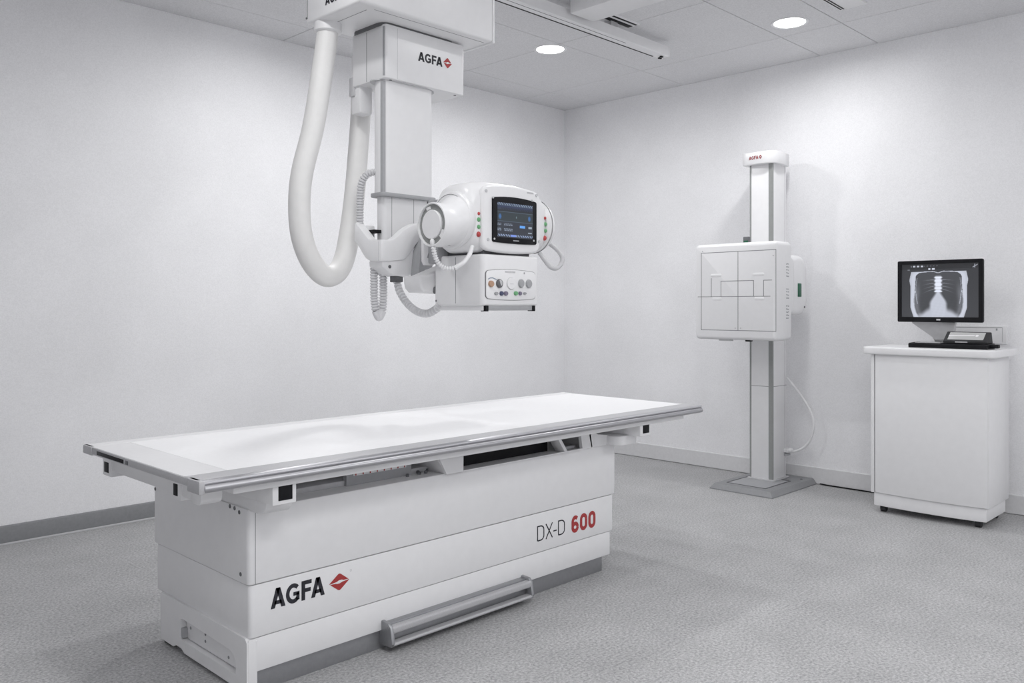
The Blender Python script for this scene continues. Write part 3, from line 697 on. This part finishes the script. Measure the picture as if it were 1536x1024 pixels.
bm = new(); add_tube(bm, pts, .0155, 16, rib=(.0165, .0065)); obj('ribbed_hose', bm, RIB, t, ang=20)
p = at(594, 418, y=2.74); bm = new(); add_box(bm, p.x - .020, p.x + .018, 2.716, 2.755, p.z - .014, p.z + .016, .003); lab(obj('hose_connector', bm, DGREY, t), 'dark hose connector')

# ------------------------------------------------------------------ wall stand
t = WS = thing('wall_stand', 'white chest stand with square detector box on a tall column by the right wall', 'x-ray stand', (4.95, 2.66, 0))
WX0, WX1, WY0, WY1 = 4.650, 5.236, 2.440, 2.862
def ringz(i, z): return [Vector((u, v, z)) for u, v in ((WX0 + i, WY0 + i), (WX1, WY0 + i), (WX1, WY1 - i), (WX0 + i, WY1 - i))]
bm = new(); add_loft(bm, [ringz(0, 0), ringz(0, .006), ringz(.022, .034), ringz(.03, .036)]); bp = obj('base_plate', bm, STANDG, t, ang=20)
bm = new(); add_holed(bm, rrect(4.725, 5.05, 2.520, 2.790, .006), rrect(4.731, 5.044, 2.526, 2.784, .004), 'z', .035, .0385); obj('recess_edge', bm, DGREY, bp)
bm = new(); add_box(bm, 4.735, 5.03, 2.53, 2.78, .035, .0375); obj('recess_floor', bm, GREY, bp)
bm = new(); add_lathe(bm, [(.035, .008), (.039, .008)], (5.15, 2.50), 'z', 12); obj('bolt', bm, DGREY, bp)
QX0, QX1, QY0, QY1 = 4.953, 5.140, 2.596, 2.752
bm = new(); add_prism(bm, rrect(QX0 - .014, QX1 + .014, QY0 - .014, QY1 + .014, .008), 'z', .036, .046, .003); obj('column_flange', bm, LGREY, t)
bm = new(); add_prism(bm, rrect(QX0, QX1, QY0, QY1, .012), 'z', .04, 2.07, .001); cm = obj('column', bm, WHITE, t)
bm = new(); add_prism(bm, [(QX0 - .0012, QY0 + .026), (QX0 - .0012, QY0 - .0012), (QX0 + .012, QY0 - .0012), (QX0 + .012, QY0 + .012), (QX0 + .004, QY0 + .026)], 'z', .046, 2.06); lab(obj('corner_strip', bm, STRIP, cm), 'grey corner strip')
bm = new(); add_box(bm, QX0 - .0012, QX0 + .004, QY1 - .010, QY1 + .001, .046, 2.06); obj('edge_strip', bm, STRIP, cm)
bm = new(); add_box(bm, QX0 - .0008, QX1 - .004, QY0 - .0008, QY1 - .01, .631, .6335); obj('panel_seam', bm, SEAM, cm)
bm = new(); add_box(bm, QX1 - .03, QX1 - .028, QY0 - .0006, QY0 + .01, .05, 2.05); obj('panel_seam', bm, LGREY, cm)
cap = [(5.148, 2.790), (4.935, 2.792), (4.928, 2.785), (4.925, 2.76), (4.912, 2.68), (4.914, 2.62), (4.925, 2.592), (4.945, 2.574), (4.975, 2.566), (5.06, 2.570), (5.142, 2.580), (5.150, 2.588)]
bm = new(); add_prism(bm, cap, 'z', 2.040, 2.118, .004); cp = obj('column_cap', bm, WHITE2, t, ang=40)
fr = lambda u, v: Vector((4.9165 + .003 - .0014 * 0 - (.0085 * max(0, (u * .9 - 2) / 4)), 2.736 - u * .0235, 2.0700 + v * .021))
# maker name on the slightly bowed cap front (two flat facets)
def capfr(u, v):
    y = 2.742 - u * .0215
    if y > 2.68: k = (2.76 - y) / .08; x = 4.925 + (4.912 - 4.925) * k
    else: k = (2.68 - y) / .06; x = 4.912 + .002 * k
    return Vector((x - .0012, y, 2.0710 + v * .022))
lab(lettering('lettering', DRED, cp, lambda b: word_bold(b, capfr)), 'tiny dark red maker name')
red, wh = new(), new(); rhomb(red, wh, lambda u, v: capfr(3.95 + u * 1.1, .5 + v * 1.2)); e = obj('emblem', red, DRED, cp, smooth=False); bmesh.ops.translate(wh, vec=(-.0005, 0, 0), verts=wh.verts); obj('emblem_wing', wh, WHITE, e, smooth=False)
# detector box
DX0, DX1, DY0, DY1, DZ0, DZ1 = 4.60, 4.790, 2.384, 2.938, .935, 1.524
bm = new(); rings = []
for x, i, r in ((DX0, .020, .012), (DX0 + .004, .010, .018), (DX0 + .014, .002, .024), (DX0 + .03, 0, .026), (DX1 - .02, 0, .026), (DX1 - .006, .004, .024), (DX1, .014, .018)):
    rings.append([Vector((x, u, v)) for u, v in rrect(DY0 + i, DY1 - i, DZ0 + i, DZ1 - i, r, 6)])
add_loft(bm, rings); bx = obj('detector_box', bm, WHITE2, t, ang=40)
# front plate grooves
FX = DX0 - .0006
y1_, y0_, z1_, z0_ = 2.890, 2.395, 1.470, .993
yl, yr = at(1052, 430, x=DX0).y, at(1164, 430, x=DX0).y
ym = at(1107, 430, x=DX0).y
def zc(px, py): return at(px, py, x=DX0).z
zt_, zb_ = 1.470, .993; zu, zd = zc(1107, 421), zc(1107, 444.5)
frd = lambda u, v: Vector((FX, u, v))
def groove(pts, w=.0034):
    b = new(); add_stroke(b, frd, pts, w); bmesh.ops.recalc_face_normals(b, faces=b.faces[:]); return obj('groove', b, SEAM, bx, smooth=False)
groove([(yl, zb_), (yl, zt_), (yr, zt_), (yr, zb_), (yl, zb_), (yl, zb_ + .02)])
groove([(ym, zt_), (ym, zb_)])
groove([(DY1 - .022, zd), (DY0 + .04, zd)], .003)
ya, yb = at(1067, 430, x=DX0).y, at(1081.5, 430, x=DX0).y; yc, yd = at(1130.5, 430, x=DX0).y, at(1145.5, 430, x=DX0).y
groove([(ya, zd), (ya, zu + .02)]); groove([(yb, zd), (yb, zu), (yc, zu), (yc, zd)]); groove([(yd, zd), (yd, zu), (DY0 + .03, zu)])
for a, b in ((ya, yb), (yc, yd)):
    bm = new(); add_prism(bm, rrect(b - .003, a + .005, zu + .028, zu + .044, .007), 'x', DX0 - .0025, DX0 + .004, .002); obj('finger_grip', bm, WHITE2, bx)
    bm = new(); add_prism(bm, rrect(b - .003, a - .006, zd - .022, zd - .004, .007), 'x', DX0 - .0025, DX0 + .004, .002); obj('finger_grip', bm, WHITE2, bx)
for px, py in ((1054, 377), (1160, 383), (1103, 492), (1111, 492)):
    p = at(px, py, x=DX0); bm = new(); add_lathe(bm, [(DX0 - .002, .004), (DX0 + .002, .004)], (p.y, p.z), 'x', 10); obj('screw', bm, LGREY, bx)
# printed labels on the right side
random.seed(9)
for z0, n in ((1.315, 5), (1.185, 4), (1.065, 5)):
    bm = new()
    for k in range(n):
        for j in range(3):
            x = 4.715 + j * .012; z = z0 + k * .018 + random.uniform(-.002, .002)
            add_box(bm, x, x + .008 + random.uniform(-.003, .003), DY0 - .0008, DY0 + .002, z, z + .007)
    obj('label_print', bm, GREY, bx)
bm = new(); add_box(bm, 4.752, 4.776, 2.649, 2.688, DZ1 - .002, DZ1 + .046, .003); g_ = obj('indicator', bm, DGREY, bx)
bm = new(); add_box(bm, 4.7505, 4.755, 2.654, 2.683, DZ1 + .008, DZ1 + .022, .001); lab(obj('indicator_lamp', bm, DGREEN, g_), 'green indicator lamp')
for y0, y1 in ((2.70, 2.78), (2.57, 2.60)):
    bm = new(); add_box(bm, 4.62, 4.66, y0, y1, DZ0 - .008, DZ0 + .004, .003); obj('bottom_catch', bm, LGREY if y0 > 2.6 else BLACK, bx)
# rear carriage with rounded cheeks
bm = new(); rings = []
for y, i in ((2.437, .03), (2.440, .016), (2.448, .006), (2.462, 0), (2.94, 0), (3.02, .0), (3.034, .006), (3.040, .02)):
    rings.append([Vector((u, y, v)) for u, v in rrect(4.785 + i * .2, 4.945 + (.14 if y < 2.5 else 0) * 0 - i, 1.085 + i, 1.455 - i, .055, 7)])
add_loft(bm, rings); rc = obj('rear_carriage', bm, WHITE2, t, ang=45)
bm = new(); rings = []
for y, i in ((2.440, .035), (2.444, .018), (2.455, .006), (2.47, 0), (2.585, 0)):
    rings.append([Vector((u, y, v)) for u, v in rrect(4.80 + i * .2, 5.118 - i, 1.085 + i, 1.455 - i, .085, 8)])
add_loft(bm, rings); ck = obj('side_cheek', bm, WHITE2, t, ang=45)
p = at(1200, 435, y=2.440); bm = new(); add_box(bm, p.x - .03, p.x + .012, 2.4345, 2.446, p.z - .042, p.z + .042, .003); lab(obj('green_handle', bm, DGREEN, ck), 'dark green release button')
bm = new(); add_lathe(bm, [(2.4385, .006), (2.444, .006)], (5.07, 1.135), 'y', 12); obj('screw', bm, DGREY, ck)
bm = new(); add_box(bm, 4.80, 4.83, 3.038, 3.044, 1.20, 1.24, .002); obj('green_handle', bm, DGREEN, rc)
# supply cable
pts = [at(1180, 566, x=5.12), at(1190, 578, x=5.14), at(1204, 597, x=5.15), at(1216, 618, x=5.16), at(1220.5, 637, x=5.16), at(1216, 658, x=5.16), at(1204, 672, x=5.155), at(1190, 677, x=5.14), at(1182, 676, x=5.13)]
bm = new(); add_tube(bm, pts, .0075, 12); lab(obj('supply_cable', bm, WHITE2, t), 'white supply cable in a loop')
p = at(1185, 675, x=5.13); bm = new(); add_ball(bm, p, .02, .022, .016); add_box(bm, QX1 - .04, QX1 + .012, QY0 - .03, QY0 + .004, p.z - .012, p.z + .012, .004); obj('cable_plug', bm, WHITE2, t)
bm = new(); add_box(bm, QX1 - .035, QX1 + .01, QY0 - .022, QY0 + .004, p.z - .034, p.z - .022, .002); obj('plug_bracket', bm, GREY, t)

bm = new(); add_tube(bm, [(5.243, 2.42, .006), (5.234, 2.36, .005), (5.232, 2.2, .005), (5.233, 2.05, .005), (5.234, 1.85, .005)], .004, 8); tag(obj('floor_joint_shade', bm, BLACK), 'thin black strip for the shadowed joint at the floor along the right wall, running behind the cabinet', 'shade strip')  # black tube added to draw the shadow line between baseboard and floor

# ------------------------------------------------------------------ cabinet and what stands on it
t = thing('cabinet', 'white bow-fronted cabinet on black castors against the right wall', 'cabinet', (4.95, 1.62, 0))
KX0, KX1, KY0, KY1 = 4.765, 5.130, 1.315, 1.905
bow = lambda x, d, y0, y1, n=14: [(x - d * (1 - (2 * k / n - 1) ** 2), y0 + (y1 - y0) * k / n) for k in range(n + 1)]
bm = new(); add_prism(bm, bow(KX0 + .012, .022, KY0 + .012, KY1 - .012) + [(KX1 - .02, KY1 - .012), (KX1 - .02, KY0 + .012)], 'z', .036, .108, .003); obj('plinth', bm, WHITE, t)
bm = new(); add_box(bm, KX0 + .014, KX1, KY0, KY1, .106, .876, .003); obj('carcass', bm, WHITE, t)
bm = new(); add_prism(bm, bow(KX0, .022, KY0 + .003, KY1 - .022) + [(KX0 + .0135, KY1 - .022), (KX0 + .0135, KY0 + .003)], 'z', .110, .873, .002); obj('door', bm, WHITE, t)
bm = new(); add_box(bm, KX0 + .002, KX0 + .0145, KY1 - .016, KY1 + .002, .106, .873, .002); obj('side_strip', bm, WHITE, t)
bm = new(); add_box(bm, KX0 + .008, KX0 + .016, KY1 - .024, KY1 - .014, .108, .873); obj('door_gap', bm, SEAM, t)
topo = [(5.14, 1.95), (4.80, 1.95)] + arc(4.775, 1.925, .03, .025, 90, 180, 6) + bow(4.742, .020, 1.915, 1.33, 12)[1:-1] + arc(4.79, 1.325, .05, .045, 180, 270, 6) + [(5.14, 1.28)]
bm = new(); add_prism(bm, topo, 'z', .874, .915, .008, 3); obj('worktop', bm, WHITE2, t)
for x, y in ((4.812, 1.852), (4.812, 1.372), (5.09, 1.852), (5.09, 1.372)):
    bm = new(); add_lathe(bm, [(y - .015, .017), (y - .013, .022), (y + .013, .022), (y + .015, .017)], (x, .022), 'y', 20); add_lathe(bm, [(.025, .010), (.04, .010)], (x, y), 'z', 12); obj('castor', bm, RUBBER, t)

# monitor
t = thing('monitor', 'black framed monitor showing a chest x-ray, on the white cabinet', 'monitor', (5.0, 1.60, .915))
MX, MY0, MY1, MZ0, MZ1 = 4.945, 1.388, 1.826, 1.052, 1.392
bm = new(); add_holed(bm, rrect(MY0, MY1, MZ0, MZ1, .007), rrect(MY0 + .022, MY1 - .020, MZ0 + .028, MZ1 - .020, .001), 'x', MX - .006, MX + .012); bz = obj('bezel', bm, BLACK, t)
bm = new(); add_prism(bm, rrect(MY0 + .003, MY1 - .003, MZ0 + .003, MZ1 - .003, .007), 'x', MX + .001, MX + .032, .006); obj('rear_shell', bm, DGREY, t)
bm = new(); add_box(bm, MX - .0068, MX - .005, 1.60, 1.620, MZ0 + .010, MZ0 + .018); obj('bezel_print', bm, LGREY, bz)
def sm(a, b, x):
    k = max(0, min(1, (x - a) / (b - a))); return k * k * (3 - 2 * k)
def xray(u, v):
    # u left to right, v up
    n = .5 + .5 * math.sin(u * 63 + v * 41) * math.sin(u * 37 - v * 71)
    x = abs(u - .487)
    bg = .20 + .05 * (1 - v)
    g = bg
    def pw(t):
        for (a, p), (b, q) in zip(t, t[1:]):
            if v <= b: return p + (q - p) * max(0, (v - a)) / (b - a)
        return t[-1][1]
    top = .855 - .028 * sm(.07, .0, x) + .012 * sm(.30, .0, x)
    half_o = pw(((0, .327), (.18, .367), (.58, .367), (.70, .382), (.84, .360)))
    half_i = pw(((0, .262), (.08, .295), (.18, .316), (.32, .325), (.46, .312), (.60, .305), (.69, .300), (.76, .300), (.80, .285), (.835, .25), (.86, .12)))
    if v < top and x < half_o:
        if x > half_i: g = .79 - .06 * sm(half_i + .03, half_o, x)
        else:
            g = .24 + .05 * v
            g += .16 * math.exp(-((x - (half_i - .035)) / .035) ** 2) * sm(.75, .4, v)
            if top - v < .014: g = .72
            elif half_i - x < .012 and v < .5: g = .6
            # inner arm outlines
            c = .265 + .03 * math.sin((v - .2) * 5)
            if .25 < v < .74 and abs(x - c) < .006: g += .22
            # ribs
            for k, vv in enumerate((.70, .64, .585, .53)):
                r = vv - (x ** 1.7) * (.35 + .35 * k) + .05 * x
                if abs(v - r) < .008 and x < .22: g += .20 * sm(.24, .03, x)
            # lung mottling
            g += .02 * n * sm(.5, .1, v)
            # spine
            w = .038 + .007 * math.sin(v * 95)
            if v > .47: g += .72 * sm(w + .022, w - .012, x) * sm(.80, .74, v) * (.85 + .15 * math.sin(v * 95))
            # heart
            hw = .018 + .085 * sm(.50, .24, v)
            if v < .52: g += .50 * sm(hw + .03, hw - .02, x) * sm(.52, .46, v)
            # diaphragm
            dv = .20 - 1.3 * x ** 1.5 + .008 * math.sin(u * 40)
            g = max(g, g + (.74 - g) * sm(dv + .07, dv - .07, v))
    if .945 < v < .975 and (.13 < u < .30) and math.sin(u * 120) > -.2: g = .75
    elif .953 < v < .970 and .30 < u < .48 and math.sin(u * 150) > .2: g = .45
    if .89 < v < .92 and (.36 < u < .385 or .405 < u < .44): g = .85
    if .885 < v < .905 and .08 < u < .11: g = .5
    if .91 < v < .98 and .925 < u < .985 and (abs((v - .945) - (u - .955) * .8) < .008 or abs(u - .95) < .004): g = .65
    if v > .9 and g < .3: g -= .05
    g = max(0, min(.90, g))
    return (g * .96, g * .98, min(1, g * 1.04))
picture('screen_image', bz, lambda u, v: Vector((MX + .0006, MY1 - .020 + u * (MY0 + .022 - MY1 + .020), MZ0 + .028 + v * (MZ1 - MZ0 - .048))), 230, 170, xray)
bm = new(); add_prism(bm, [(1.765, 1.060), (1.765, 1.046), (1.655, .968), (1.635, .930), (1.555, .930), (1.545, .968), (1.535, 1.060)], 'x', MX + .034, MX + .060, .006); nk = obj('stand_neck', bm, SILVER, t)
bm = new(); add_box(bm, MX + .02, MX + .05, 1.54, 1.70, 1.06, 1.20, .005); obj('stand_bracket', bm, DGREY, t)
bm = new(); add_prism(bm, rrect(4.972, 5.12, 1.50, 1.72, .02), 'z', .915, .930, .003); obj('stand_foot', bm, SILVER, t)

t = thing('keyboard', 'flat black keyboard slab on the cabinet in front of the monitor', 'keyboard', (4.89, 1.54, .915))
bm = new(); add_prism(bm, [(4.826, .915), (4.824, .934), (4.832, .940), (4.962, .944), (4.964, .915)], 'y', 1.338, 1.728, .003); obj('slab', bm, BLACK, t)
bm = new(); add_box(bm, 4.845, 4.955, 1.57, 1.70, .9405, .9446, .001); lab(obj('top_plate', bm, SILVER, t), 'silver plate on the slab')
bm = new(); add_box(bm, 4.875, 4.915, 1.300, 1.345, .921, .940, .004); obj('side_plug', bm, BLACK, t)

t = thing('tablet', 'small tilted dark-framed tablet resting on the black slab', 'tablet', (4.90, 1.47, .944))
bm = new(); add_prism(bm, [(4.858, .9445), (4.857, .955), (4.925, 1.003), (4.935, 1.002), (4.955, .9445)], 'y', 1.345, 1.560, .003); bd = obj('body', bm, RUBBER, t)
sl = Vector((4.925 - 4.857, 0, 1.003 - .955)).normalized(); nn = Vector((-sl.z, 0, sl.x))
def tabfr(o): return lambda u, v: Vector((4.857, 1.545 - u * .185, .955)) + sl * (.012 + v * .064) + nn * o
bm = new(); add_poly(bm, tabfr(.0012), [(.02, 0), (.96, 0), (.96, 1), (.02, 1)]); sc_ = obj('screen', bm, PALE, bd, smooth=False)
bm = new(); add_poly(bm, tabfr(.0018), [(.02, .42), (.70, .50), (.70, .64), (.02, .56)]); add_poly(bm, tabfr(.0018), [(.76 + .045 * math.cos(k * PI / 8), .56 + .13 * math.sin(k * PI / 8)) for k in range(16)]); obj('screen_reflection', bm, WHITE2, sc_, smooth=False)  # white strip and spot painted on as the screen's reflection
bm = new(); add_box(bm, 4.8555, 4.859, 1.44, 1.50, .947, .953, .0008); obj('front_button', bm, LGREY, bd)

t = thing('wall_plate', 'shallow white trunking panel on the right wall behind the monitor stand', 'wall panel', (X1, 1.49, .99))
bm = new(); add_box(bm, X1 - .016, X1, 1.352, 1.640, .930, 1.030, .003); wp = obj('panel', bm, WHITE, t)
bm = new(); add_box(bm, X1 - .0168, X1 - .014, 1.375, 1.63, 1.020, 1.0225); obj('panel_seam', bm, SEAM, wp)
bm = new(); add_box(bm, X1 - .0168, X1 - .014, 1.372, 1.3745, .94, 1.022); obj('panel_seam', bm, LGREY, wp)
bm = new(); add_box(bm, X1 - .018, X1 - .014, 1.398, 1.406, 1.005, 1.017, .001); obj('socket_mark', bm, GREY, wp)

# ------------------------------------------------------------------ lights
def area(name, x, y, z, sx, sy, power, shape='RECTANGLE', spread=180, col=(1, 1, 1.02)):
    l = bpy.data.lights.new(name, 'AREA'); l.shape = shape; l.size = sx
    if shape in ('RECTANGLE', 'ELLIPSE'): l.size_y = sy
    l.energy = power; l.spread = math.radians(spread); l.color = (min(1, col[0]), min(1, col[1]), min(1, col[2]))
    o = bpy.data.objects.new(name, l); COL.objects.link(o); o.location = (x, y, z); return o
for (x, y), p in zip(DL, (10.3, 7.4)):
    area('downlight_lamp', x, y, H - .006, .15, .15, p, 'DISK', 172)
# other ceiling lights outside the picture: inferred downlights, then added fill panels
for x, y, p in ((2.45, 3.62, 10.5), (1.27, 2.5, 6), (2.95, 1.85, 5)):
    area('downlight_lamp', x, y, H - .006, .15, .15, p, 'DISK', 172)
area('added_fill_panel', 1.27, 1.1, H - .006, .6, 1.2, 9, spread=172)  # unseen fill panels, added to brighten walls and front faces
area('added_fill_panel', -.8, -.9, H - .006, .6, 1.2, 12, spread=172)
area('added_fill_panel', .9, -.2, H - .006, 1.2, .6, 31, spread=172)
area('added_fill_panel', 3.6, -1.2, H - .006, 1.2, .6, 29, spread=172)

w = bpy.data.worlds.new('world'); scene.world = w; w.use_nodes = True
w.node_tree.nodes['Background'].inputs[0].default_value = (.6, .6, .62, 1); w.node_tree.nodes['Background'].inputs[1].default_value = .1

# ------------------------------------------------------------------ camera and view
cd = bpy.data.cameras.new('camera'); cam = bpy.data.objects.new('camera', cd); COL.objects.link(cam)
cam.location = (0, 0, CAMZ); cam.rotation_euler = (PI / 2, 0, TH - PI / 2)
cd.sensor_width = 36; cd.lens = F / 1536 * 36; cd.shift_y = (HY - 512) / 1536; cd.clip_start = .05
scene.camera = cam
scene.view_settings.view_transform = 'Standard'; scene.view_settings.look = 'None'
scene.view_settings.exposure = 0.13; scene.view_settings.gamma = 1.0; scene.view_settings.use_curve_mapping = False
scene.cycles.use_denoising = True
scene.cycles.max_bounces = 10; scene.cycles.diffuse_bounces = 6
